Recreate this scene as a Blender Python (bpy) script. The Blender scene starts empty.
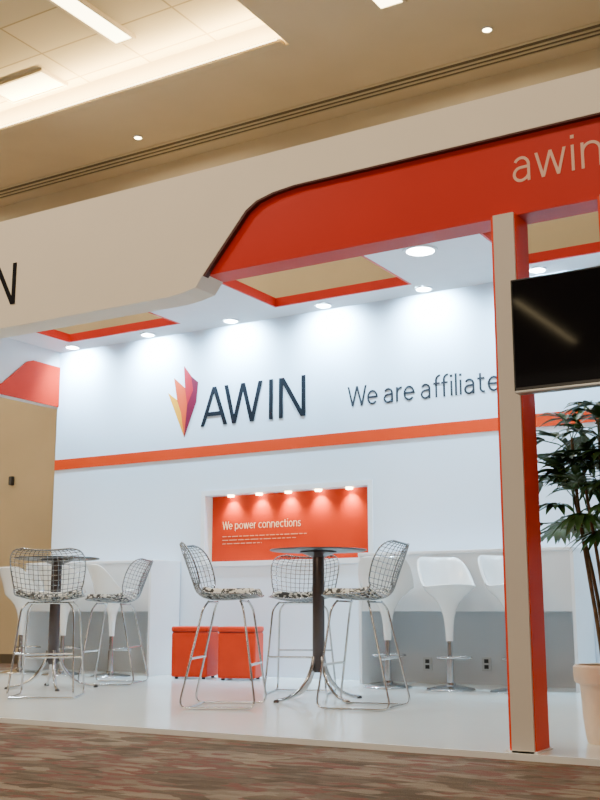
import bpy, bmesh, math, random
from mathutils import Vector, Matrix
random.seed(7)
COL = bpy.context.scene.collection
PI = math.pi
CZ = 0.67                      # eye height above the carpet
FL = 0.03                      # top of the raised white floor
F, TH, PH = 1080.0, math.radians(11.1), math.radians(31.2)
s_, c_, st, ct = math.sin(PH), math.cos(PH), math.sin(TH), math.cos(TH)

# ------------------------------------------------------------------ materials
def new_mat(name):
    m = bpy.data.materials.new(name); m.use_nodes = True
    nt = m.node_tree
    return m, nt, nt.nodes['Principled BSDF']

def pmat(name, col, rough=.5, metal=0., var=.05, scale=6., bump=0., bscale=60., emis=None, estr=0., coat=0., spec=.5):
    m, nt, b = new_mat(name)
    tc = nt.nodes.new('ShaderNodeTexCoord')
    nz = nt.nodes.new('ShaderNodeTexNoise'); nz.inputs['Scale'].default_value = scale; nz.inputs['Detail'].default_value = 3
    nt.links.new(tc.outputs['Object'], nz.inputs['Vector'])
    rp = nt.nodes.new('ShaderNodeValToRGB')
    rp.color_ramp.elements[0].position = .3; rp.color_ramp.elements[1].position = .7
    rp.color_ramp.elements[0].color = [x*(1-var) for x in col] + [1]
    rp.color_ramp.elements[1].color = [min(1, x*(1+var)) for x in col] + [1]
    nt.links.new(nz.outputs['Fac'], rp.inputs['Fac'])
    nt.links.new(rp.outputs['Color'], b.inputs['Base Color'])
    b.inputs['Roughness'].default_value = rough; b.inputs['Metallic'].default_value = metal
    b.inputs['Coat Weight'].default_value = coat
    b.inputs['Specular IOR Level'].default_value = spec
    if bump:
        n2 = nt.nodes.new('ShaderNodeTexNoise'); n2.inputs['Scale'].default_value = bscale
        nt.links.new(tc.outputs['Object'], n2.inputs['Vector'])
        bp = nt.nodes.new('ShaderNodeBump'); bp.inputs['Strength'].default_value = bump; bp.inputs['Distance'].default_value = .01
        nt.links.new(n2.outputs['Fac'], bp.inputs['Height']); nt.links.new(bp.outputs['Normal'], b.inputs['Normal'])
    if emis:
        b.inputs['Emission Color'].default_value = list(emis) + [1]; b.inputs['Emission Strength'].default_value = estr
    return m

def carpet_mat():
    m, nt, b = new_mat('carpet')
    tc = nt.nodes.new('ShaderNodeTexCoord')
    def blocks(sx, sy, rot, w):
        mp = nt.nodes.new('ShaderNodeMapping'); mp.inputs['Scale'].default_value = (sx, sy, 1); mp.inputs['Rotation'].default_value = (0, 0, rot)
        nt.links.new(tc.outputs['Object'], mp.inputs['Vector'])
        vo = nt.nodes.new('ShaderNodeTexVoronoi'); vo.distance = 'CHEBYCHEV'; vo.inputs['Scale'].default_value = 1.0
        vo.inputs['Randomness'].default_value = .85
        nt.links.new(mp.outputs['Vector'], vo.inputs['Vector'])
        sp = nt.nodes.new('ShaderNodeSeparateColor'); nt.links.new(vo.outputs['Color'], sp.inputs['Color'])
        mu = nt.nodes.new('ShaderNodeMath'); mu.operation = 'MULTIPLY'; mu.inputs[1].default_value = w
        nt.links.new(sp.outputs['Red'], mu.inputs[0]); return mp, mu
    m1, a1 = blocks(4.6, 10, .30, .36); m2, a2 = blocks(9, 22, .30, .20)
    n1 = nt.nodes.new('ShaderNodeTexNoise'); n1.inputs['Scale'].default_value = .3; n1.inputs['Detail'].default_value = 2
    nt.links.new(m1.outputs['Vector'], n1.inputs['Vector'])
    hf = nt.nodes.new('ShaderNodeMath'); hf.operation = 'MULTIPLY'; hf.inputs[1].default_value = .54
    nt.links.new(n1.outputs['Fac'], hf.inputs[0])
    s1 = nt.nodes.new('ShaderNodeMath'); s1.operation = 'ADD'; s2 = nt.nodes.new('ShaderNodeMath'); s2.operation = 'ADD'
    nt.links.new(a1.outputs[0], s1.inputs[0]); nt.links.new(a2.outputs[0], s1.inputs[1])
    nt.links.new(s1.outputs[0], s2.inputs[0]); nt.links.new(hf.outputs[0], s2.inputs[1])
    rp = nt.nodes.new('ShaderNodeValToRGB'); cr = rp.color_ramp
    cr.elements[0].position = .30; cr.elements[0].color = (.125, .095, .066, 1)
    cr.elements[1].position = .80; cr.elements[1].color = (.35, .285, .21, 1)
    for p, c in ((.42, (.165, .125, .088, 1)), (.50, (.215, .165, .118, 1)), (.55, (.235, .105, .08, 1)), (.60, (.215, .11, .085, 1)), (.63, (.255, .20, .148, 1))):
        e = cr.elements.new(p); e.color = c
    nt.links.new(s2.outputs[0], rp.inputs['Fac'])
    n2 = nt.nodes.new('ShaderNodeTexNoise'); n2.inputs['Scale'].default_value = 160
    nt.links.new(tc.outputs['Object'], n2.inputs['Vector'])
    mx = nt.nodes.new('ShaderNodeMixRGB'); mx.blend_type = 'MULTIPLY'; mx.inputs[0].default_value = .5
    nt.links.new(rp.outputs['Color'], mx.inputs[1]); nt.links.new(n2.outputs['Fac'], mx.inputs[2])
    nt.links.new(mx.outputs['Color'], b.inputs['Base Color'])
    b.inputs['Roughness'].default_value = .95; b.inputs['Specular IOR Level'].default_value = .1
    bp = nt.nodes.new('ShaderNodeBump'); bp.inputs['Strength'].default_value = .5; bp.inputs['Distance'].default_value = .01
    nt.links.new(n2.outputs['Fac'], bp.inputs['Height']); nt.links.new(bp.outputs['Normal'], b.inputs['Normal'])
    return m

def tile_mat():
    m, nt, b = new_mat('ceiling_tiles')
    tc = nt.nodes.new('ShaderNodeTexCoord')
    br = nt.nodes.new('ShaderNodeTexBrick'); br.offset = 0; br.squash = 1
    br.inputs['Color1'].default_value = (.52, .43, .28, 1); br.inputs['Color2'].default_value = (.43, .355, .23, 1)
    br.inputs['Mortar'].default_value = (.26, .20, .11, 1)
    br.inputs['Scale'].default_value = 1; br.inputs['Mortar Size'].default_value = .012
    br.inputs['Brick Width'].default_value = .92; br.inputs['Row Height'].default_value = .62
    nt.links.new(tc.outputs['Object'], br.inputs['Vector']); nt.links.new(br.outputs['Color'], b.inputs['Base Color'])
    b.inputs['Roughness'].default_value = .9
    return m

def cushion_mat():
    m, nt, b = new_mat('patterned_fabric')
    tc = nt.nodes.new('ShaderNodeTexCoord')
    vo = nt.nodes.new('ShaderNodeTexNoise'); vo.inputs['Scale'].default_value = 24; vo.inputs['Detail'].default_value = 1; vo.inputs['Distortion'].default_value = 1.2
    nt.links.new(tc.outputs['Object'], vo.inputs['Vector'])
    rp = nt.nodes.new('ShaderNodeValToRGB'); rp.color_ramp.elements[0].position = .46; rp.color_ramp.elements[1].position = .54
    rp.color_ramp.elements[0].color = (.045, .04, .035, 1); rp.color_ramp.elements[1].color = (.70, .66, .56, 1)
    nt.links.new(vo.outputs['Fac'], rp.inputs['Fac']); nt.links.new(rp.outputs['Color'], b.inputs['Base Color'])
    b.inputs['Roughness'].default_value = .9
    return m

M = dict(
    white=pmat('white_laminate', (.80, .82, .85), .42, var=.015),
    counter=pmat('pale_grey_laminate', (.64, .66, .68), .45, var=.015),
    wall=pmat('white_wall_panel', (.71, .80, .91), .6, var=.012, scale=2),
    wallgrey=pmat('grey_wall_panel', (.50, .51, .53), .6, var=.03, scale=2),
    fascia=pmat('white_fascia_paint', (.86, .79, .68), .55, var=.015, scale=2),
    taupe=pmat('pale_post_panel', (.64, .59, .54), .55, var=.02, scale=2),
    floorw=pmat('white_gloss_floor', (.78, .84, .83), .16, var=.02, scale=1.5),
    red=pmat('red_panel', (.56, .014, .003), .45, var=.03, scale=2, spec=.3),
    redpost=pmat('red_post_side', (.80, .050, .006), .5, var=.03, scale=2, spec=.25),
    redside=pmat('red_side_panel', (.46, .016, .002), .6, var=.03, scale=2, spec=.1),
    redwall=pmat('red_graphic', (.50, .028, .002), .55, var=.05, scale=1.2, spec=.2),
    orange=pmat('orange_stripe', (.66, .045, .002), .55, var=.02, spec=.2),
    dark=pmat('charcoal_lettering', (.010, .010, .014), .6, spec=.1),
    slate=pmat('slate_lettering', (.035, .037, .046), .6, spec=.1),
    maroon=pmat('maroon_edge', (.08, .018, .016), .6),
    letter=pmat('pale_lettering', (.80, .50, .39), .5, var=.02),
    lwhite=pmat('white_lettering', (.84, .74, .66), .5, var=.02),
    print=pmat('faint_print', (.72, .36, .24), .5, var=.02),
    hall=pmat('tan_plaster', (.57, .48, .325), .85, var=.05, scale=1.5, bump=.08),
    hallc=pmat('cream_plaster', (.585, .49, .345), .85, var=.04, scale=1.5, bump=.05),
    tiles=tile_mat(), carpet=carpet_mat(), cushion=cushion_mat(),
    chrome=pmat('chrome', (.50, .51, .53), .16, 1., var=.03),
    wire=pmat('chrome_wire', (.28, .29, .31), .25, 1., var=.04),
    plastic=pmat('white_gloss_plastic', (.88, .88, .87), .22, var=.01, coat=.3),
    blacktop=pmat('black_tabletop', (.018, .016, .018), .3, var=.1),
    blackcol=pmat('dark_metal_column', (.08, .065, .065), .28, .85, var=.1),
    ott=pmat('red_leatherette', (.60, .032, .003), .5, var=.05, bump=.12, bscale=120, spec=.2),
    ottseam=pmat('dark_red_seam', (.28, .010, .003), .6),
    screen=pmat('dark_glass_screen', (.004, .004, .006), .05, var=.05, spec=.3),
    bezel=pmat('black_plastic', (.012, .012, .013), .35),
    silver=pmat('silver_plastic', (.45, .45, .45), .35, .6),
    steel=pmat('dark_steel', (.06, .06, .065), .5, .6),
    pot=pmat('cream_ceramic', (.74, .63, .49), .55, var=.06, scale=14, bump=.1),
    soil=pmat('dark_soil', (.03, .02, .012), .95, var=.3, scale=40, bump=.5),
    cane=pmat('brown_cane', (.11, .075, .035), .8, var=.3, scale=30),
    leaf=pmat('green_leaf', (.034, .105, .026), .42, var=.55, scale=9),
    vent=pmat('dark_vent', (.10, .08, .055), .7),
    yel=pmat('amber_vinyl', (.78, .30, .006), .5, spec=.2), org=pmat('orange_vinyl', (.64, .06, .012), .5, spec=.2),
    crim=pmat('crimson_vinyl', (.44, .005, .02), .5, spec=.2), mag=pmat('plum_vinyl', (.15, .003, .024), .5, spec=.2),
    lamp_cool=pmat('lit_lens_cool', (1, 1, 1), .4, emis=(.84, .94, 1), estr=60),
    lamp_warm=pmat('lit_lens_warm', (1, .9, .7), .4, emis=(1, .78, .42), estr=25),
    strip=pmat('lit_strip', (1, .95, .8), .4, emis=(1, .86, .50), estr=12),
    dimpanel=pmat('dim_lit_panel', (1, .92, .7), .5, emis=(1, .82, .48), estr=1.8),
)

# ------------------------------------------------------------------ mesh builder
class MB:
    def __init__(s): s.bm = bmesh.new()
    def face(s, vs):
        try: return s.bm.faces.new(vs)
        except ValueError: return None
    def box(s, x0, x1, y0, y1, z0, z1):
        v = [s.bm.verts.new(p) for p in ((x0,y0,z0),(x1,y0,z0),(x1,y1,z0),(x0,y1,z0),(x0,y0,z1),(x1,y0,z1),(x1,y1,z1),(x0,y1,z1))]
        for f in ((0,3,2,1),(4,5,6,7),(0,1,5,4),(1,2,6,5),(2,3,7,6),(3,0,4,7)): s.face([v[i] for i in f])
        return s
    def prism(s, pts, vec):
        vec = Vector(vec)
        a = [s.bm.verts.new(Vector(p)) for p in pts]; b = [s.bm.verts.new(Vector(p)+vec) for p in pts]
        n = len(a); s.face(a); s.face(b[::-1])
        for i in range(n): s.face([a[i], b[i], b[(i+1)%n], a[(i+1)%n]])
        return s
    def ribbon(s, L, R, vec):
        vec = Vector(vec)
        q = [[s.bm.verts.new(Vector(p)+o) for p in S] for S in (L, R) for o in (Vector(), vec)]
        l0, l1, r0, r1 = q; k = len(L)
        for i in range(k-1):
            s.face([l0[i], l0[i+1], r0[i+1], r0[i]]); s.face([l1[i], r1[i], r1[i+1], l1[i+1]])
            s.face([l0[i], l1[i], l1[i+1], l0[i+1]]); s.face([r0[i], r0[i+1], r1[i+1], r1[i]])
        for i in (0, k-1): s.face([l0[i], r0[i], r1[i], l1[i]])
        return s
    def tube(s, pts, r, n=6, closed=False, caps=True):
        pts = [Vector(p) for p in pts]; k = len(pts)
        rr = r if isinstance(r, (list, tuple)) else [r]*k
        tg = []
        for i in range(k):
            if closed: d = pts[(i+1)%k]-pts[i-1]
            else: d = pts[min(i+1, k-1)]-pts[max(i-1, 0)]
            tg.append(d.normalized())
        up = Vector((0,0,1)) if abs(tg[0].z) < .9 else Vector((1,0,0))
        nrm = (up - tg[0]*up.dot(tg[0])).normalized(); rings = []
        for i in range(k):
            nrm = nrm - tg[i]*nrm.dot(tg[i])
            nrm = nrm.normalized() if nrm.length > 1e-6 else tg[i].orthogonal().normalized()
            bi = tg[i].cross(nrm)
            rings.append([s.bm.verts.new(pts[i] + (nrm*math.cos(2*PI*j/n) + bi*math.sin(2*PI*j/n))*rr[i]) for j in range(n)])
        for i in range(k if closed else k-1):
            a, b = rings[i], rings[(i+1)%k]
            for j in range(n): s.face([a[j], a[(j+1)%n], b[(j+1)%n], b[j]])
        if caps and not closed: s.face(rings[0][::-1]); s.face(rings[-1])
        return s
    def lathe(s, prof, n=32, cx=0, cy=0):
        rings = []
        for r, z in prof:
            if r < 1e-5: rings.append([s.bm.verts.new((cx, cy, z))])
            else: rings.append([s.bm.verts.new((cx+r*math.cos(2*PI*j/n), cy+r*math.sin(2*PI*j/n), z)) for j in range(n)])
        s.stitch(rings); return s
    def stitch(s, rings):
        for a, b in zip(rings, rings[1:]):
            n = max(len(a), len(b))
            for j in range(n):
                if len(a) == 1: s.face([a[0], b[j], b[(j+1)%n]])
                elif len(b) == 1: s.face([a[j], a[(j+1)%n], b[0]])
                else: s.face([a[j], a[(j+1)%n], b[(j+1)%n], b[j]])
        return s
    def blade(s, pts, ws, side):
        side = Vector(side).normalized(); L = []
        for p, w in zip(pts, ws):
            p = Vector(p); L.append((s.bm.verts.new(p-side*w), s.bm.verts.new(p+Vector((0,0,-w*.35))), s.bm.verts.new(p+side*w)))
        for a, b in zip(L, L[1:]):
            s.face([a[0], a[1], b[1], b[0]]); s.face([a[1], a[2], b[2], b[1]])
        return s
    def build(s, name, mat, parent=None, smooth=False, bevel=0., world=False, angle=40):
        bmesh.ops.recalc_face_normals(s.bm, faces=s.bm.faces[:])
        me = bpy.data.meshes.new(name); s.bm.to_mesh(me); s.bm.free()
        return link_mesh(name, me, mat, parent, smooth, bevel, world, angle)

def link_mesh(name, me, mat, parent=None, smooth=False, bevel=0., world=False, angle=40):
    if smooth:
        for p in me.polygons: p.use_smooth = True
        me.set_sharp_from_angle(angle=math.radians(angle))
    if world and parent is not None:
        me.transform(Matrix.Translation(-root_loc(parent)))
    me.materials.append(mat)
    o = bpy.data.objects.new(name, me); COL.objects.link(o)
    if parent is not None: o.parent = parent
    if bevel:
        md = o.modifiers.new('soft_edges', 'BEVEL'); md.width = bevel; md.segments = 2; md.limit_method = 'ANGLE'
    return o

def root_loc(o):
    v = Vector(o.location)
    while o.parent: o = o.parent; v += Vector(o.location)
    return v

def thing(name, label, cat, loc=(0,0,0), rz=0, group=None):
    o = bpy.data.objects.new(name, None); COL.objects.link(o)
    o.empty_display_size = .1; o.location = loc; o.rotation_euler = (0,0,rz)
    o['label'] = label; o['category'] = cat
    if group: o['group'] = group
    return o
def struct(o): o['kind'] = 'structure'; return o
def dup(root, label, loc, rz=0):
    r = root.copy(); COL.objects.link(r); r.location = loc; r.rotation_euler = (0,0,rz); r['label'] = label
    for ch in list(root.children):
        c = ch.copy(); COL.objects.link(c); c.parent = r
        for g in list(ch.children):
            d = g.copy(); COL.objects.link(d); d.parent = c
    return r
def heading(fx, fy): return math.atan2(-fx, fy)
def fillet(pts, r, n=5):
    pts = [Vector(p) for p in pts]; out = [pts[0]]
    for a, b, c in zip(pts, pts[1:], pts[2:]):
        d1 = (a-b); d2 = (c-b); k = min(r, d1.length*.48, d2.length*.48)
        p, q = b+d1.normalized()*k, b+d2.normalized()*k
        for i in range(n+1):
            t = i/n; out.append(p*(1-t)**2 + b*2*t*(1-t) + q*t*t)
    out.append(pts[-1]); return out

# plain sans-serif letters drawn as strokes: 'd' straight strokes cut level top and bottom, 'c' curved strokes, 'h' bars
def arc(cx, cz, rx, rz, a0, a1, n=14):
    return [(cx+rx*math.cos(math.radians(a0+(a1-a0)*i/n)), cz+rz*math.sin(math.radians(a0+(a1-a0)*i/n))) for i in range(n+1)]
GLY = {   # capital height 1, small letter height .72; (advance, strokes)
    'A': (.76, [('d', (.05, 0), (.38, 1)), ('d', (.71, 0), (.38, 1)), ('h', (.17, .30), (.59, .30))]),
    'W': (1.06, [('d', (.28, 0), (.05, 1)), ('d', (.28, 0), (.53, 1)), ('d', (.78, 0), (.53, 1)), ('d', (.78, 0), (1.01, 1))]),
    'I': (.12, [('d', (.06, 0), (.06, 1))]),
    'N': (.72, [('d', (.06, 0), (.06, 1)), ('d', (.64, 0), (.08, 1)), ('d', (.66, 0), (.66, 1))]),
    'e': (.60, [('c', [(.06, .375), (.54, .375)] + arc(.30, .36, .245, .315, 3, 318))]),
    'a': (.55, [('c', arc(.26, .46, .20, .215, 150, 0) + [(.46, .2), (.46, 0)]), ('c', [(.46, .41), (.28, .40)] + arc(.24, .215, .19, .185, 90, 290) + [(.40, .09), (.46, .18)])]),
    'r': (.34, [('d', (.06, 0), (.06, .72)), ('c', [(.06, .40)] + arc(.30, .40, .24, .275, 172, 84))]),
    'f': (.34, [('c', [(.14, 0), (.14, .80)] + arc(.34, .82, .20, .215, 180, 85)), ('h', (.0, .67), (.33, .67))]),
    'i': (.12, [('d', (.06, 0), (.06, .72)), ('dot', (.06, .95))]),
    'l': (.12, [('d', (.06, 0), (.06, 1.05))]),
    't': (.38, [('c', [(.14, .92), (.14, .22)] + arc(.31, .215, .17, .175, 180, 285)), ('h', (.0, .67), (.35, .67))]),
    'w': (.86, [('d', (.22, 0), (.04, .72)), ('d', (.22, 0), (.43, .72)), ('d', (.64, 0), (.43, .72)), ('d', (.64, 0), (.82, .72))]),
    'n': (.60, [('d', (.06, 0), (.06, .72)), ('c', [(.06, .38)] + arc(.30, .45, .235, .235, 175, 0) + [(.535, 0)])]),
    'o': (.62, [('c', arc(.31, .36, .255, .32, 90, 450, 24))]),
    'p': (.62, [('d', (.06, -.24), (.06, .72)), ('c', arc(.31, .36, .25, .32, 180, -180, 24))]),
    'c': (.52, [('c', arc(.31, .36, .255, .32, 48, 312, 18))]),
    's': (.46, [('c', [(.40, .62)] + arc(.235, .525, .165, .15, 40, 235, 8) + arc(.225, .195, .175, .155, 60, -145, 10) + [(.06, .08)])]),
}
KERN = {'AW': -.24, 'WI': .03, 'We': -.10, 'aw': -.05, 'wi': -.02, 'ff': -.05, 're': -.05}
def stroke_text(body, x0, x1, z0, cap, y, depth, w, gap=.13, space=.30):
    """lettering from x0 to x1, base line z0, capital height cap, stroke width w (in capitals)"""
    def step(i):
        ch = body[i]
        if ch == ' ': return space
        last = i == len(body)-1 or body[i+1] == ' '
        return GLY[ch][0] + (0 if last else gap + KERN.get(body[i:i+2], 0))
    tot = sum(step(i) for i in range(len(body)))
    kx = (x1-x0)/tot; wz = w*cap; wx = w*cap/kx; m = MB(); px = 0.; cnt = 0
    P = lambda x, z: (x0 + x*kx, y+.001, z0 + z*cap)
    for i, ch in enumerate(body):
        if ch == ' ': px += step(i); continue
        for s in GLY[ch][1]:
            cnt += 1; vec = (0, -depth-.001-.0005*(cnt % 4), 0)
            if s[0] == 'd':
                (ax, az), (bx, bz) = s[1], s[2]; L = math.hypot((bx-ax)*kx/cap, bz-az); hw = wx/2*L/abs(bz-az)
                m.prism([P(px+ax-hw, az), P(px+ax+hw, az), P(px+bx+hw, bz), P(px+bx-hw, bz)], vec)
            elif s[0] == 'h':
                (ax, az), (bx, bz) = s[1], s[2]
                m.prism([P(px+ax, az-w/2), P(px+bx, az-w/2), P(px+bx, az+w/2), P(px+ax, az+w/2)], vec)
            elif s[0] == 'dot':
                ax, az = s[1]; q = .62
                m.prism([P(px+ax-wx*q, az-w*q), P(px+ax+wx*q, az-w*q), P(px+ax+wx*q, az+w*q), P(px+ax-wx*q, az+w*q)], vec)
            else:
                pts = [Vector(P(px+a, b)) for a, b in s[1]]; L, R = [], []
                for k in range(len(pts)):
                    d1 = (pts[k]-pts[k-1]).normalized() if k else (pts[1]-pts[0]).normalized()
                    d2 = (pts[k+1]-pts[k]).normalized() if k < len(pts)-1 else d1
                    t = (d1+d2); t = t.normalized() if t.length > .2 else d2
                    n = Vector((-t.z, 0, t.x)); q = wz/2/max(.55, n.dot(Vector((-d1.z, 0, d1.x))))
                    L.append(pts[k]+n*q); R.append(pts[k]-n*q)
                m.ribbon(L, R, vec)
        px += step(i)
    return m
def lamp(kind, name, loc, energy, col, target=None, parent=None, **kw):
    l = bpy.data.lights.new(name, kind); l.energy = energy; l.color = col
    for k, v in kw.items(): setattr(l, k, v)
    o = bpy.data.objects.new(name, l); COL.objects.link(o); o.location = loc
    d = Vector(target)-Vector(loc) if target else Vector((0,0,-1))
    o.rotation_euler = d.to_track_quat('-Z', 'Y').to_euler()
    if parent is not None: o.parent = parent; o.location = Vector(loc)-root_loc(parent)
    return o
def ray(px, py):
    u, v = (px-300)/F, (400-py)/F
    return Vector((-s_*ct + u*c_ + v*s_*st, c_*ct + u*s_ - v*c_*st, st + v*ct))
def at_y(px, py, Y):
    d = ray(px, py); return Vector((d.x*Y/d.y, Y, CZ+d.z*Y/d.y))
def at_z(px, py, z):
    d = ray(px, py); k = (z-CZ)/d.z; return Vector((d.x*k, d.y*k, z))

# ------------------------------------------------------------------ the hall
Z = lambda r: CZ + r           # heights measured from eye level
WY = 9.4                       # booth back wall
HY = 10.6                      # hall wall behind the booth
ZL, ZT = Z(5.85), Z(6.17)
struct(MB().box(-26, 8, -16, HY+.2, -.2, 0).build('floor', M['carpet']))
struct(MB().box(-26, 8, HY, HY+.2, 0, ZL+.5).build('wall_hall', M['hall']))
struct(MB().box(-26, 8, HY-.015, HY, 0, .12).build('baseboard_hall', M['vent']))
cl = MB(); TX, TY = -5.49, 8.85
cl.box(TX, 8, -16, HY, ZL, ZL+.5); cl.box(-26, TX, TY, HY, ZL, ZL+.5); cl.box(-26, TX, -16, 2.0, ZL, ZL+.5)
struct(cl.build('ceiling', M['hallc']))
struct(MB().box(-26, TX, 2.0, TY, ZT, ZT+.05).build('ceiling', M['tiles']))

def strip_light(label, x0, x1, y0, y1, z, mat='strip'):
    t = thing('ceiling_light', label, 'ceiling light', ((x0+x1)/2, (y0+y1)/2, z), 0)
    f = MB(); w = .03
    f.box(x0-w, x0, y0-w, y1+w, z-.04, z); f.box(x1, x1+w, y0-w, y1+w, z-.04, z)
    f.box(x0, x1, y0-w, y0, z-.04, z); f.box(x0, x1, y1, y1+w, z-.04, z)
    f.build('frame', M['hallc'], t, world=True)
    MB().box(x0, x1, y0, y1, z-.03, z-.001).build('diffuser', M[mat], t, world=True)
    return t
strip_light('long bright fluorescent strip light in the tiled ceiling, at the top edge', -7.38, -7.15, 6.0, 8.28, ZT)
q = at_z(40, 92, ZT)
strip_light('short softly lit panel in the tiled ceiling at the left edge', q.x-.42, q.x+.42, q.y-.4, min(q.y+.1, TY-.15), ZT, 'dimpanel')
q = at_z(392, 2, ZL)
strip_light('warm strip light in the plain ceiling, its end just showing at the top edge', q.x-.12, q.x+.12, q.y-2.4, q.y, ZL)
t = thing('cove_light', 'long glowing cove light along the edge of the raised tiled ceiling', 'ceiling light', (-12, TY-.04, ZL+.03))
MB().box(-20, TX-.05, TY-.10, TY-.001, ZL+.0, ZL+.03).build('cove_lip', M['hallc'], t, world=True)
MB().box(-20, TX-.12, TY-.075, TY-.02, ZL+.031, ZL+.06).build('tube', M['strip'], t, world=True)

def downlight(name, label, x, y, z, r, mat, group):
    t = thing(name, label, 'ceiling light', (x, y, z), 0, group)
    MB().lathe([(r, .003), (r*1.28, .003), (r*1.28, -.012), (r*1.02, -.012), (r, .003)], 24).build('trim_ring', M['white'], t, smooth=True)
    MB().lathe([(0, -.006), (r, -.006), (r, .0), (0, .0)], 24).build('lens', mat, t, smooth=True)
    return t
q = at_z(138, 137, ZL)
downlight('downlight', 'small round downlight in the plain hall ceiling above the white fascia, left one', q.x, q.y, ZL-.003, .045, M['lamp_warm'], 'small hall ceiling downlights')
q = at_z(487, 29, ZL)
downlight('downlight', 'small round downlight in the hall ceiling above the red fascia, right one', q.x, q.y, ZL-.003, .045, M['lamp_warm'], 'small hall ceiling downlights')

t = thing('slot_diffuser', 'long dark linear air diffuser running across the tan hall ceiling', 'air vent', (-8, 10.2, ZL))
zs = ZL-.0005
MB().box(-22, 6, 10.10, 10.34, zs-.006, zs).build('backing', M['vent'], t, world=True)
for y in (10.08, 10.18, 10.26, 10.34): MB().box(-22, 6, y, y+.028, zs-.016, zs).build('slat', M['hall'], t, world=True)
q = at_y(13, 481, HY)
t = thing('wall_speaker', 'small dark box mounted on the tan hall wall at the far left', 'wall speaker', (q.x, HY, q.z))
MB().box(-.03, .03, -.055, 0, -.06, .06).build('housing', M['steel'], t, bevel=.008)
MB().box(-.024, .024, -.06, -.055, -.052, .052).build('grille', M['bezel'], t)

# ------------------------------------------------------------------ booth shell
XL, XR = -9.1, .6
p = thing('exhibition_platform', 'low glossy white raised floor of the exhibition booth on the carpet', 'platform', ((XL+XR)/2, 7.2, 0))
MB().box(XL-.1, XR, 4.97, WY, .0, FL).build('floor_panel', M['floorw'], p, world=True)
MB().box(XL-.1, XR, 4.955, 4.97, .0, FL).build('edge_strip', M['white'], p, world=True)
NX0, NX1, NZ0, NZ1 = -6.88, -4.91, Z(.52), Z(1.225)
CE0, CE1 = Z(3.08), Z(3.165)
w = MB()
w.box(XL, NX0, WY, WY+.14, 0, CE1); w.box(NX1, XR, WY, WY+.14, 0, CE1)
w.box(NX0, NX1, WY, WY+.14, 0, NZ0); w.box(NX0, NX1, WY, WY+.14, NZ1, CE1)
bw = struct(w.build('wall_back', M['wall']))
struct(MB().box(XL, XR, WY-.008, WY, Z(1.65), Z(1.77)).build('trim_1', M['orange']))

n = thing('display_niche', 'recessed red display niche with small lamps and white writing in the back wall', 'display', ((NX0+NX1)/2, WY, NZ0))
f = MB()
f.box(NX0, NX1, WY+.14, WY+.16, NZ0, NZ1)
f.build('back_board', M['white'], n, world=True)
f = MB()
f.box(NX0-.05, NX0, WY-.012, WY, NZ0-.05, NZ1+.05); f.box(NX1, NX1+.05, WY-.012, WY, NZ0-.05, NZ1+.05)
f.box(NX0, NX1, WY-.012, WY, NZ1, NZ1+.05); f.box(NX0, NX1, WY-.012, WY, NZ0-.05, NZ0)
f.build('frame', M['white'], n, world=True)
MB().box(NX0+.002, NX1-.002, WY+.128, WY+.139, NZ0+.002, NZ1-.002).build('graphic_panel', M['redwall'], n, world=True)
stroke_text('We power connections', -6.74, -5.76, Z(.865), .085, WY+.127, .002, .066, gap=.12, space=.42).build('lettering', M['lwhite'], n, world=True)
f = MB()
for r, L in ((0, 1.05), (1, .92), (2, .5)):
    x = -6.74; zz = Z(.785-.038*r)
    while x < -6.74+L:
        ww = random.uniform(.03, .10); f.box(x, min(x+ww, -6.74+L), WY+.1245, WY+.127, zz, zz+.008); x += ww+.016
f.build('small_print', M['print'], n, world=True)
for i in range(5):
    x = -6.60+i*.36
    MB().lathe([(.0, -.02), (.034, -.02), (.038, 0), (0, 0)], 16).build('spot_lamp', M['lamp_warm'], n, smooth=True).location = (x-(NX0+NX1)/2, .075, NZ1-NZ0-.001)
    lamp('SPOT', 'niche_lamp', (x, WY+.045, NZ1-.03), 26., (1, .80, .22), (x, WY+.125, NZ1-.18), n, spot_size=1.7, spot_blend=.9, shadow_soft_size=.02)

# emblem and lettering
lg = thing('wall_emblem', 'flame emblem in amber, orange and plum beside dark capital letters AWIN on back wall', 'sign', (-6.3, WY, Z(2.0)))
for mt, dz, pts in (('yel', .004, ((168,393),(177,400),(181,413),(184,437))),
                    ('org', .006, ((174,378),(185,388),(187,405),(184,437),(181,413),(177,400))),
                    ('crim', .008, ((184,366),(191,376),(193,390),(187,405),(185,388))),
                    ('mag', .007, ((191,376),(198,382),(196,402),(184,437),(187,405),(193,390)))):
    MB().prism([at_y(a, b, WY-dz) for a, b in pts], (0, dz, 0)).build('flame_petal', M[mt], lg, world=True)
stroke_text('AWIN', -6.96, -5.62, Z(1.985), .43, WY, .006, .108, gap=.15).build('lettering', M['dark'], lg, world=True)
sg = thing('slogan_lettering', 'dark lettering reading We are affiliate on the white back wall', 'sign', (-4.3, WY, Z(2.0)))
stroke_text('We are affiliate', -5.13, -3.51, Z(2.025), .205, WY, .004, .095, gap=.11, space=.30).build('lettering', M['slate'], sg, world=True)

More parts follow.
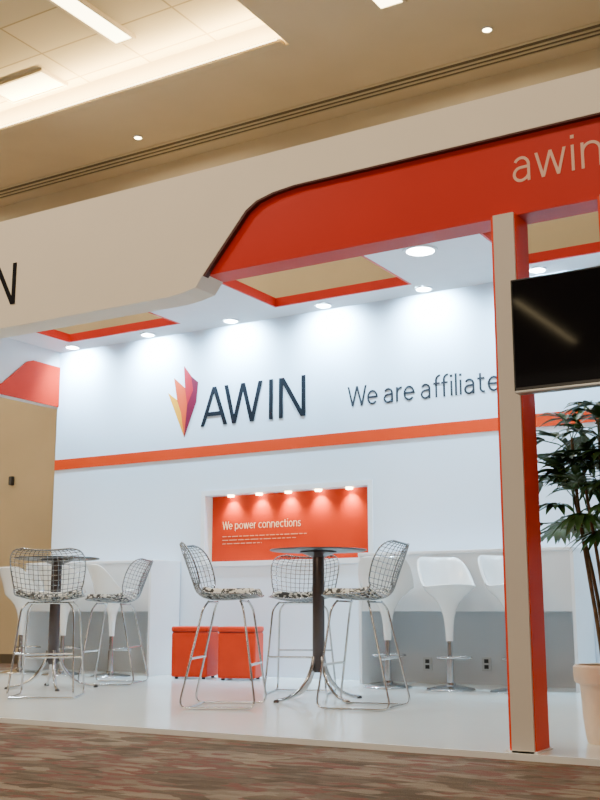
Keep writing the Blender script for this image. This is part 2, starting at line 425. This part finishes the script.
# canopy
cp = thing('booth_canopy', 'white booth ceiling with square red lined openings', 'ceiling panel', (-4.3, 7.9, CE0))
OP = [(-8.62, -7.0), (-5.78, -4.23), (-3.14, -1.5)]; OY0, OY1, CY0 = 6.9, 9.05, 6.3
f = MB(); xs = [XL+.021] + [a for o in OP for a in o] + [XR]
for i in range(0, len(xs), 2): f.box(xs[i], xs[i+1], CY0, WY, CE0, CE1)
for a, b in OP: f.box(a, b, CY0, OY0, CE0, CE1); f.box(a, b, OY1, WY, CE0, CE1)
f.build('ceiling_panel', M['white'], cp, world=True)
for a, b in OP:
    f = MB(); k = .02; z0, z1 = CE0-.004, CE1+.005
    f.box(a, a+k, OY0, OY1, z0, z1); f.box(b-k, b, OY0, OY1, z0, z1); f.box(a+k, b-k, OY0, OY0+k, z0, z1); f.box(a+k, b-k, OY1-k, OY1, z0, z1)
    f.build('opening_trim', M['red'], cp, world=True)

# front fascia
fa = thing('booth_fascia', 'long front fascia, white on the left sweeping up over a red band', 'fascia', (-4.3, 5.0, Z(1.85)))
zb = 1.88
low = [(XL, zb), (-3.98, zb), (-3.86, zb+.010), (-3.76, 1.91), (-3.71, 1.976), (-3.546, 2.165), (-3.405, 2.326), (-3.33, 2.372), (-3.22, 2.40), (-3.07, 2.415), (XR, 2.42)]
MB().prism([(x, 5.0, Z(z)) for x, z in low] + [(XR, 5.0, Z(2.65)), (XL, 5.0, Z(2.65))], (0, .2, 0)).build('white_panel', M['fascia'], fa, world=True)
edge = [(x, z) for x, z in low[4:]]
inner = [(x+.012, z-.009) for x, z in edge]
MB().prism([(x, 5.002, Z(z-.001)) for x, z in edge] + [(x, 5.002, Z(z)) for x, z in inner[::-1]], (0, .04, 0)).build('edge_trim', M['maroon'], fa, world=True)
MB().prism([(-3.70, 5.035, Z(1.985))] + [(x+.004, 5.035, Z(z-.004)) for x, z in low[5:]] + [(XR, 5.035, Z(1.985))], (0, .165, 0)).build('red_panel', M['red'], fa, world=True)
stroke_text('AWIN', -6.10, -5.27, Z(2.035), .29, 5.0, .005, .108, gap=.15).build('lettering', M['dark'], fa, world=True)
stroke_text('awin', -1.772, -1.305, Z(2.158), .190, 5.035, .001, .078, gap=.14).build('lettering', M['letter'], fa, world=True)

# left side header
sh = thing('side_header', 'red and white header board over the open left side of the booth', 'fascia', (XL, 7.2, Z(2.42)))
MB().box(XL-.14, XL, 5.2, WY+.14, Z(2.42), CE1).build('white_board', M['white'], sh, world=True)
MB().prism([(XL+.02, y, Z(z)) for y, z in ((WY, 2.415), (WY, 2.9), (8.95, 2.9), (8.86, 2.87), (8.5, 2.55), (8.2, 2.415))], (-.02, 0, 0)).build('red_panel', M['redside'], sh, world=True)

def post(label, x0, x1):
    t = thing('booth_post', label, 'post', ((x0+x1)/2, 5.1, FL), 0, 'front booth posts')
    MB().box(x0, x1, 5.0, 5.19, FL, Z(1.985)).build('core', M['redpost'], t, world=True)
    MB().box(x0+.016, x1-.004, 4.985, 5.0, FL, Z(1.985)).build('front_panel', M['taupe'], t, world=True)
    MB().box(x0-.012, x1+.012, 4.985, 5.20, FL, FL+.008).build('foot_plate', M['white'], t, world=True)
post('pale fronted post with red sides standing at the front edge of the booth floor', -1.885, -1.757)
post('pale fronted post partly hidden behind the right end of the television', -1.336, -1.208)

# television
tv = thing('television', 'flat black television hung in front of the booth post', 'television', (-1.25, 4.86, Z(1.035)))
TX0, TX1, TZ0, TZ1 = -1.74, -.76, Z(1.03), Z(1.585)
MB().box(TX0, TX1, 4.845, 4.90, TZ0, TZ1).build('casing', M['bezel'], tv, bevel=.006, world=True)
MB().box(TX0+.010, TX1-.010, 4.842, 4.846, TZ0+.018, TZ1-.010).build('screen', M['screen'], tv, world=True)
MB().box(TX0+.005, TX1-.005, 4.838, 4.90, TZ0-.010, TZ0+.002).build('bottom_strip', M['silver'], tv, bevel=.003, world=True)
MB().box(-1.32, -1.22, 4.915, 4.985, Z(1.15), Z(1.45)).build('wall_bracket', M['steel'], tv, world=True)
for z in (1.2, 1.38): MB().box(-1.6, -.95, 4.90, 4.915, Z(z), Z(z+.04)).build('mounting_rail', M['steel'], tv, world=True)

# counters along the back wall
def counter(label, x0, x1):
    t = thing('bar_counter', label, 'counter', ((x0+x1)/2, 9.14, FL), 0, 'white bar counters along the back wall')
    y0, y1 = 8.89, WY-.012; tz, bz = Z(.535), Z(0.005)
    MB().box(x0+.03, x1-.03, y0+.012, y1, bz, tz-.03).build('apron', M['counter'], t, bevel=.003, world=True)
    MB().box(x0, x1, y0, y1, tz-.03, tz).build('countertop', M['white'], t, bevel=.004, world=True)
    MB().box(x0+.03, x1-.03, y1-.02, y1, FL, bz).build('back_panel', M['wallgrey'], t, world=True)
    for a in (x0, x1-.03): MB().box(a, a+.03, y0+.005, y1, FL, tz-.03).build('end_panel', M['white'], t, bevel=.003, world=True)
counter('white bar counter at the left end of the wall, behind the white stools', -8.98, -7.19)
counter('white bar counter right of the red niche, with white stools drawn up', -4.76, -2.74)
for px, lb in ((428, 'small grey power socket low on wall under the counter, left of the pair'), (487, 'small grey power socket low on wall under the counter, beside the post')):
    q = at_y(px, 664, WY-.032)
    t = thing('power_outlet', lb, 'socket', (q.x, WY-.032, q.z), 0, 'sockets under the counter')
    MB().box(-.045, .045, -.012, 0, -.06, .06).build('plate', M['silver'], t, bevel=.003)
    for z in (.008, -.042): MB().box(-.02, .02, -.016, -.012, z, z+.034).build('socket', M['bezel'], t)

# ------------------------------------------------------------------ furniture
keys = [(.245,.742,.15,.012),(.20,.735,.20,.02),(.10,.726,.245,.035),(-.02,.720,.262,.042),(-.13,.728,.26,.055),(-.20,.77,.258,.08),(-.235,.85,.272,.10),(-.268,.94,.285,.105),(-.298,1.02,.28,.095),(-.318,1.075,.245,.07),(-.326,1.098,.18,.045)]
def prof(v):
    x = v*(len(keys)-1); i = min(int(x), len(keys)-2); t = x-i
    g = lambda k: keys[max(0, min(len(keys)-1, k))]
    a, b, c, d = g(i-1), g(i), g(i+1), g(i+2)
    return [.5*((2*b[j]) + (-a[j]+c[j])*t + (2*a[j]-5*b[j]+4*c[j]-d[j])*t*t + (-a[j]+3*b[j]-3*c[j]+d[j])*t**3) for j in range(4)]
def shell(a, v, off=0.):
    y, z, w, wr = prof(v); y2, z2 = prof(min(1, v+.01))[:2]; y1, z1 = prof(max(0, v-.01))[:2]
    ty, tz = y2-y1, z2-z1; L = math.hypot(ty, tz); ny, nz = tz/L, -ty/L
    k = a*a*wr + off
    return Vector((a*w, y+ny*k, z+nz*k))
def make_wire_stool(label, loc, rz):
    t = thing('wire_bar_stool', label, 'bar stool', loc, rz, 'chrome wire bar stools around the high tables')
    m = MB()
    for i in range(1, 15): m.tube([shell(-1+i*2/15, j/26) for j in range(27)], .0027, 4)
    for j in range(1, 24): m.tube([shell(-1+2*i/14, j/24) for i in range(15)], .0027, 4)
    m.build('wire_shell', M['wire'], t, smooth=True, angle=80)
    rim = [shell(-1, j/26) for j in range(27)] + [shell(-1+2*i/10, 1) for i in range(1, 10)] + [shell(1, 1-j/26) for j in range(27)] + [shell(1-2*i/10, 0) for i in range(1, 10)]
    MB().tube(rim, .0056, 6, closed=True).build('rim', M['wire'], t, smooth=True, angle=80)
    m = MB(); NA, NV = 16, 16; top = []; bot = []
    for j in range(NV+1):
        v = .015+.415*j/NV; rt = []; rb = []
        for i in range(NA+1):
            a = -.94+1.88*i/NA; e = max(abs(a/.94), abs(2*j/NV-1)); th = .054*math.sqrt(max(0, 1-e**7))
            rt.append(m.bm.verts.new(shell(a, v, .006+th))); rb.append(m.bm.verts.new(shell(a, v, .004)))
        top.append(rt); bot.append(rb)
    for j in range(NV):
        for i in range(NA):
            m.face([top[j][i], top[j][i+1], top[j+1][i+1], top[j+1][i]]); m.face([bot[j][i], bot[j+1][i], bot[j+1][i+1], bot[j][i+1]])
    for j in range(NV):
        for i in (0, NA): m.face([top[j][i], top[j+1][i], bot[j+1][i], bot[j][i]])
    for i in range(NA):
        for j in (0, NV): m.face([top[j][i], top[j][i+1], bot[j][i+1], bot[j][i]])
    m.build('seat_cushion', M['cushion'], t, smooth=True, angle=70)
    for s in (-1, 1):
        pts = fillet([(s*.15, .13, .718), (s*.20, .16, .66), (s*.245, .255, .010), (s*.245, -.265, .010), (s*.20, -.12, .66), (s*.15, -.09, .712)], .06)
        MB().tube(pts, .0078, 8).build('leg', M['chrome'], t, smooth=True, angle=80)
    MB().tube([(-.226, .216, .29), (.226, .216, .29)], .0088, 8).build('footrest', M['chrome'], t, smooth=True)
    MB().tube([(-.224, -.19, .33), (.224, -.19, .33)], .0075, 8).build('stretcher', M['chrome'], t, smooth=True)
    MB().tube([(-.245, -.20, .010), (.245, -.20, .010)], .007, 8).build('stretcher', M['chrome'], t, smooth=True)
    MB().tube([(-.16, .13, .712), (.16, .13, .712)], .007, 8).build('seat_mount', M['chrome'], t, smooth=True)
    MB().tube([(-.16, -.09, .707), (.16, -.09, .707)], .007, 8).build('seat_mount', M['chrome'], t, smooth=True)
    return t
w0 = make_wire_stool('chrome wire bar stool with patterned seat pad, left of the dark round table', (-4.42, 6.30, FL), heading(.90, .40))
dup(w0, 'chrome wire bar stool with patterned seat pad, right of the dark round table', (-3.57, 6.73, FL), heading(-.93, -.16))
dup(w0, 'chrome wire bar stool standing behind the column of the dark round table', (-4.63, 7.66, FL), heading(.35, -.93))
dup(w0, 'chrome wire bar stool in front of the far left table, its back towards the viewer', (-6.08, 6.30, FL), heading(-.55, .83))
dup(w0, 'chrome wire bar stool right of the far left table, in front of a white counter', (-6.66, 7.74, FL), heading(-.90, -.40))

def make_table(label, loc, rz):
    t = thing('high_table', label, 'table', loc, rz, 'round high tables')
    MB().lathe([(0, 1.090), (.06, 1.090), (.355, 1.090), (.366, 1.094), (.368, 1.098), (.364, 1.103), (.0, 1.103)], 56).build('tabletop', M['blacktop'], t, smooth=True)
    MB().lathe([(0, .20), (.034, .20), (.046, .22), (.046, 1.055), (.0, 1.055)], 24).build('column', M['blackcol'], t, smooth=True)
    MB().lathe([(0, 1.045), (.05, 1.045), (.14, 1.080), (.14, 1.0895), (0, 1.0895)], 28).build('top_plate', M['blackcol'], t, smooth=True)
    for k in range(4):
        a = PI/4+k*PI/2; pts = []
        for i in range(13):
            q = i/12; r = .043+.33*q**1.5; z = .014+.30*(1-q)**2.0
            pts.append((r*math.cos(a), r*math.sin(a), z))
        l = MB().tube(pts, [.016-.004*i/12 for i in range(13)], 8).build('leg', M['chrome'], t, smooth=True, angle=80)
        MB().lathe([(0, 0), (.02, 0), (.022, .006), (.015, .02), (0, .02)], 12, .373*math.cos(a), .373*math.sin(a)).build('foot', M['blacktop'], l, smooth=True)
    return t
t0 = make_table('round high table with dark top and chrome legs between three wire stools, nearest', (-4.15, 7.12, FL), .35)
dup(t0, 'round high table with dark top at the far left, behind a wire stool', (-6.75, 7.05, FL), .1)

def make_swivel(label, loc, rz):
    t = thing('swivel_bar_stool', label, 'bar stool', loc, rz, 'white moulded swivel stools at the counters')
    m = MB(); N = 48; rings = []
    outer = [(.028,.40),(.030,.46),(.035,.53),(.044,.60),(.060,.66),(.086,.715),(.122,.76),(.160,.795),(.188,.825)]
    def hb(th):
        c = math.cos(th+PI/2); x = max(0, min(1, (c+.25)/1.05)); return x*x*(3-2*x)
    def ring(r, z, k, inset=0.):
        rr = []
        for j in range(N):
            th = 2*PI*j/N; h = hb(th); fr = max(0, math.sin(th))
            R = r + k*(.024+.016*h) - inset
            zz = z + (k**1.1)*(.016+.255*h) + k*.018*fr*fr
            ysh = -.06*h*k*k + .02*k*fr
            rr.append(m.bm.verts.new((R*math.cos(th)*1.10, R*math.sin(th)*.94+ysh, zz)))
        return rr
    rings.append([m.bm.verts.new((0, 0, .40))])
    for r, z in outer: rings.append(ring(r, z, 0))
    for k in range(1, 9): rings.append(ring(.192, .83, k/8))
    rings.append(ring(.192, .837, 1, .009)); rings.append(ring(.192, .83, 1, .018))
    for k in range(7, -1, -1): rings.append(ring(.192, .84, k/8, .018))
    for r, z in ((.145, .815), (.08, .802)): rings.append(ring(r, z, 0))
    rings.append([m.bm.verts.new((0, 0, .80))])
    m.stitch(rings); m.build('seat_shell', M['plastic'], t, smooth=True, angle=70)
    MB().lathe([(0, .03), (.028, .03), (.028, .26), (.021, .265), (.021, .405), (0, .405)], 20).build('column', M['chrome'], t, smooth=True)
    MB().lathe([(0, 0), (.20, 0), (.205, .008), (.195, .018), (.12, .032), (.045, .045), (.04, .06), (0, .06)], 40).build('base', M['chrome'], t, smooth=True)
    pts = fillet([(.02, .0, .27), (.14, .03, .27), (.13, .19, .27), (-.13, .19, .27), (-.14, .03, .27), (-.02, .0, .27)], .08)
    MB().tube(pts, .010, 8).build('footrest', M['chrome'], t, smooth=True, angle=80)
    return t
b0 = make_swivel('white moulded swivel stool on chrome base, mid counter, fully visible', (-3.73, 8.58, FL), heading(.72, -.70))
dup(b0, 'white moulded swivel stool partly hidden by the front post', (-3.17, 8.58, FL), heading(.75, -.65))
dup(b0, 'white moulded swivel stool half hidden behind the wire stool right of table', (-4.32, 8.60, FL), heading(-.3, 1))
dup(b0, 'white moulded swivel stool at left counter, seen through the right hand wire stool', (-7.40, 8.55, FL), heading(.55, .85))
dup(b0, 'white moulded swivel stool at left counter, hidden behind the far table column', (-8.06, 8.55, FL), heading(-.2, 1))
dup(b0, 'white moulded swivel stool at the left edge, at the end of the left counter', (-8.66, 8.55, FL), heading(.1, 1))

def make_ottoman(label, loc, rz):
    t = thing('ottoman', label, 'ottoman', loc, rz, 'red cube ottomans')
    h, w = .50, .185
    MB().box(-w, w, -w, w, .018, h-.055).build('body', M['ott'], t, bevel=.018)
    MB().box(-w-.004, w+.004, -w-.004, w+.004, h-.05, h).build('top_pad', M['ott'], t, bevel=.016)
    MB().box(-w+.004, w-.004, -w+.004, w-.004, h-.056, h-.049).build('seam', M['ottseam'], t)
    for sx in (-1, 1):
        for sy in (-1, 1): MB().lathe([(0, 0), (.018, 0), (.02, .02), (0, .02)], 10, sx*.14, sy*.14).build('foot', M['bezel'], t)
    return t
o0 = make_ottoman('red leatherette cube ottoman by the white counter end, left one', (-6.58, 8.86, FL), .30)
dup(o0, 'red leatherette cube ottoman below the niche, right one beside the wire stool', (-6.06, 8.90, FL), .36)

# ------------------------------------------------------------------ potted palm
pl = thing('potted_palm', 'dark green palm in a beige pot beside the booth post', 'plant', (-1.55, 5.60, FL))
MB().lathe([(0, 0), (.140, 0), (.146, .02), (.158, .12), (.166, .275), (.170, .285), (.186, .29), (.192, .30), (.196, .335), (.196, .368), (.186, .38), (.172, .376), (.168, .34), (0, .34)], 48).build('pot', M['pot'], pl, smooth=True, angle=35)
MB().lathe([(0, .352), (.1, .351), (.1675, .347), (.1675, .34), (0, .34)], 32).build('soil', M['soil'], pl, smooth=True)
fo = MB(); rnd = random.Random(5)
stems = [((-.05, -.02), (-.14, -.04), 1.54), ((.03, .02), (-.03, .05), 1.64), ((.0, -.05), (-.07, -.06), 1.36), ((.06, -.03), (.12, -.02), 1.54), ((-.03, .05), (-.18, .06), 1.34), ((.05, .05), (.08, .12), 1.38)]
for (bx, by), (tx, ty), h in stems:
    pts = []
    for i in range(9):
        q = i/8; pts.append((bx+(tx-bx)*q + .012*math.sin(q*5+h*9), by+(ty-by)*q, .33+(h-.33)*q))
    MB().tube(pts, [.012-.004*i/8 for i in range(9)], 8).build('stem', M['cane'], pl, smooth=True, angle=80)
    nf = 13
    for k in range(nf):                     # fan fronds: arching stalk then a spread of blades
        az = 2*PI*k/nf + rnd.uniform(-.3, .3); el = rnd.uniform(-.3, 1.0)
        d = Vector((math.cos(az)*math.cos(el), math.sin(az)*math.cos(el), math.sin(el)))
        b = Vector((tx, ty, h - rnd.uniform(0, .30))); L = rnd.uniform(.10, .19)
        tip = b + d*L
        fo.tube([b, b+d*L*.5+Vector((0,0,.012)), tip], .0034, 4)
        side = d.cross(Vector((0,0,1))).normalized(); up = side.cross(d)
        for g in range(8):
            fa_ = (g-3.5)*.30
            e = (d*math.cos(fa_) + side*math.sin(fa_) + up*rnd.uniform(-.1, .1)).normalized()
            bl = rnd.uniform(.16, .24)*(1-.05*abs(g-3.5)); ps = []
            for i in range(6):
                q = i/5; ps.append(tip + e*bl*q + Vector((0, 0, -.085*q*q)))
            sd = e.cross(Vector((0,0,1)))
            if sd.length < .1: sd = side
            fo.blade(ps, [.009, .018, .023, .020, .012, .0008], sd)
fo.build('foliage', M['leaf'], pl, smooth=True, angle=80)

# ------------------------------------------------------------------ booth downlights, lamps and added fill lights
WX = [-8.74, -7.6, -6.46, -5.31, -4.19, -3.05]
LB = ['recessed wall-washing downlight at the left end of the back wall', 'recessed wall-washing downlight behind the left ceiling opening',
      'recessed wall-washing downlight above the flame emblem', 'recessed wall-washing downlight behind the middle ceiling opening',
      'recessed wall-washing downlight above the slogan lettering', 'recessed wall-washing downlight right of the front post, near the television']
COOL = (.42, .75, 1.0)
def washer(x, par):
    lamp('SPOT', 'wall_washer_lamp', (x, 9.15, CE0-.015), 640, COOL, (x, 9.40, Z(2.78)), par, spot_size=2.6, spot_blend=1.0, shadow_soft_size=.06)
for x, lb in zip(WX, LB):
    washer(x, downlight('wall_washer', lb, x, 9.23, CE0-.003, .07, M['lamp_cool'], 'downlights along the back wall'))
washer(-1.9, None)
t = downlight('ceiling_disc_light', 'large round ceiling light between two red lined openings', -3.74, 8.19, CE0-.003, .12, M['lamp_cool'], None)
DC = (.78, .91, 1.0)
lamp('SPOT', 'disc_and_fill_lamp', (-3.74, 8.19, CE0-.03), 120, DC, None, t, spot_size=2.0, spot_blend=.6, shadow_soft_size=.1)
for x in (-6.4, -8.6, -1.0): lamp('SPOT', 'disc_and_fill_lamp', (x, 7.9, CE0-.03), 110, DC, None, None, spot_size=1.9, spot_blend=.6, shadow_soft_size=.1)  # unseen spots without a disc fixture, added to fill the booth
for x in (-7.6, -5.0, -2.6): lamp('SPOT', 'disc_and_fill_lamp', (x, 6.6, CE0-.03), 110, DC, None, None, spot_size=1.8, spot_blend=.6, shadow_soft_size=.1)  # front row of added fill spots, no fixtures modelled

WARM = (1, .82, .58)
for x, y, e in ((-7, 1.5, 275), (-2, .5, 190), (-11, 5.5, 170), (1.5, 4.5, 110)):
    lamp('AREA', 'hall_lamp', (x, y, ZL-.05), e, WARM, None, None, shape='RECTANGLE', size=2.4, size_y=1.2)
for x, y, e in ((-13, 9.8, 85), (-8, 9.9, 24), (-4, 9.9, 22), (0, 9.9, 18)):
    lamp('AREA', 'hall_wall_fill', (x, y, ZL-.08), e, WARM, None, None, shape='RECTANGLE', size=2.0, size_y=.3)  # unseen fill added to brighten the hall wall and the view through the openings
lamp('AREA', 'hall_ceiling_fill', (-3, -3, 2.4), 120, WARM, (-5, 6.5, ZL), None, shape='RECTANGLE', size=2.0, size_y=2.0)  # unseen fill in mid-air, added to lighten the hall ceiling
lamp('AREA', 'hall_ceiling_fill', (-17, 5, 2.4), 100, WARM, (-12, 9, ZL), None, shape='RECTANGLE', size=2.0, size_y=2.0)  # second added fill, for the left hall wall and ceiling
lamp('AREA', 'hall_strip_lamp', (-6.75, -11.2, ZL-.05), 12, (1, .78, .42), None, None, shape='RECTANGLE', size=.12, size_y=3.8)
lamp('AREA', 'tray_lamp', (-7.27, 7.2, ZT-.06), 45, WARM, None, None, shape='RECTANGLE', size=.24, size_y=2.0)
lamp('AREA', 'cove_lamp', (-12, TY-.12, ZL+.06), 620, (1, .76, .36), (-12, TY-.20, ZL+.6), None, shape='RECTANGLE', size=13.5, size_y=.06)

wd = bpy.data.worlds.new('hall_ambience'); bpy.context.scene.world = wd; wd.use_nodes = True
wd.node_tree.nodes['Background'].inputs['Color'].default_value = (1, .82, .62, 1)
wd.node_tree.nodes['Background'].inputs['Strength'].default_value = .28

cam = bpy.data.cameras.new('camera'); co = bpy.data.objects.new('camera', cam); COL.objects.link(co)
co.location = (0, 0, CZ); co.rotation_euler = (PI/2+TH, 0, PH)
cam.sensor_fit = 'VERTICAL'; cam.sensor_height = 24; cam.lens = F/800*24
bpy.context.scene.camera = co
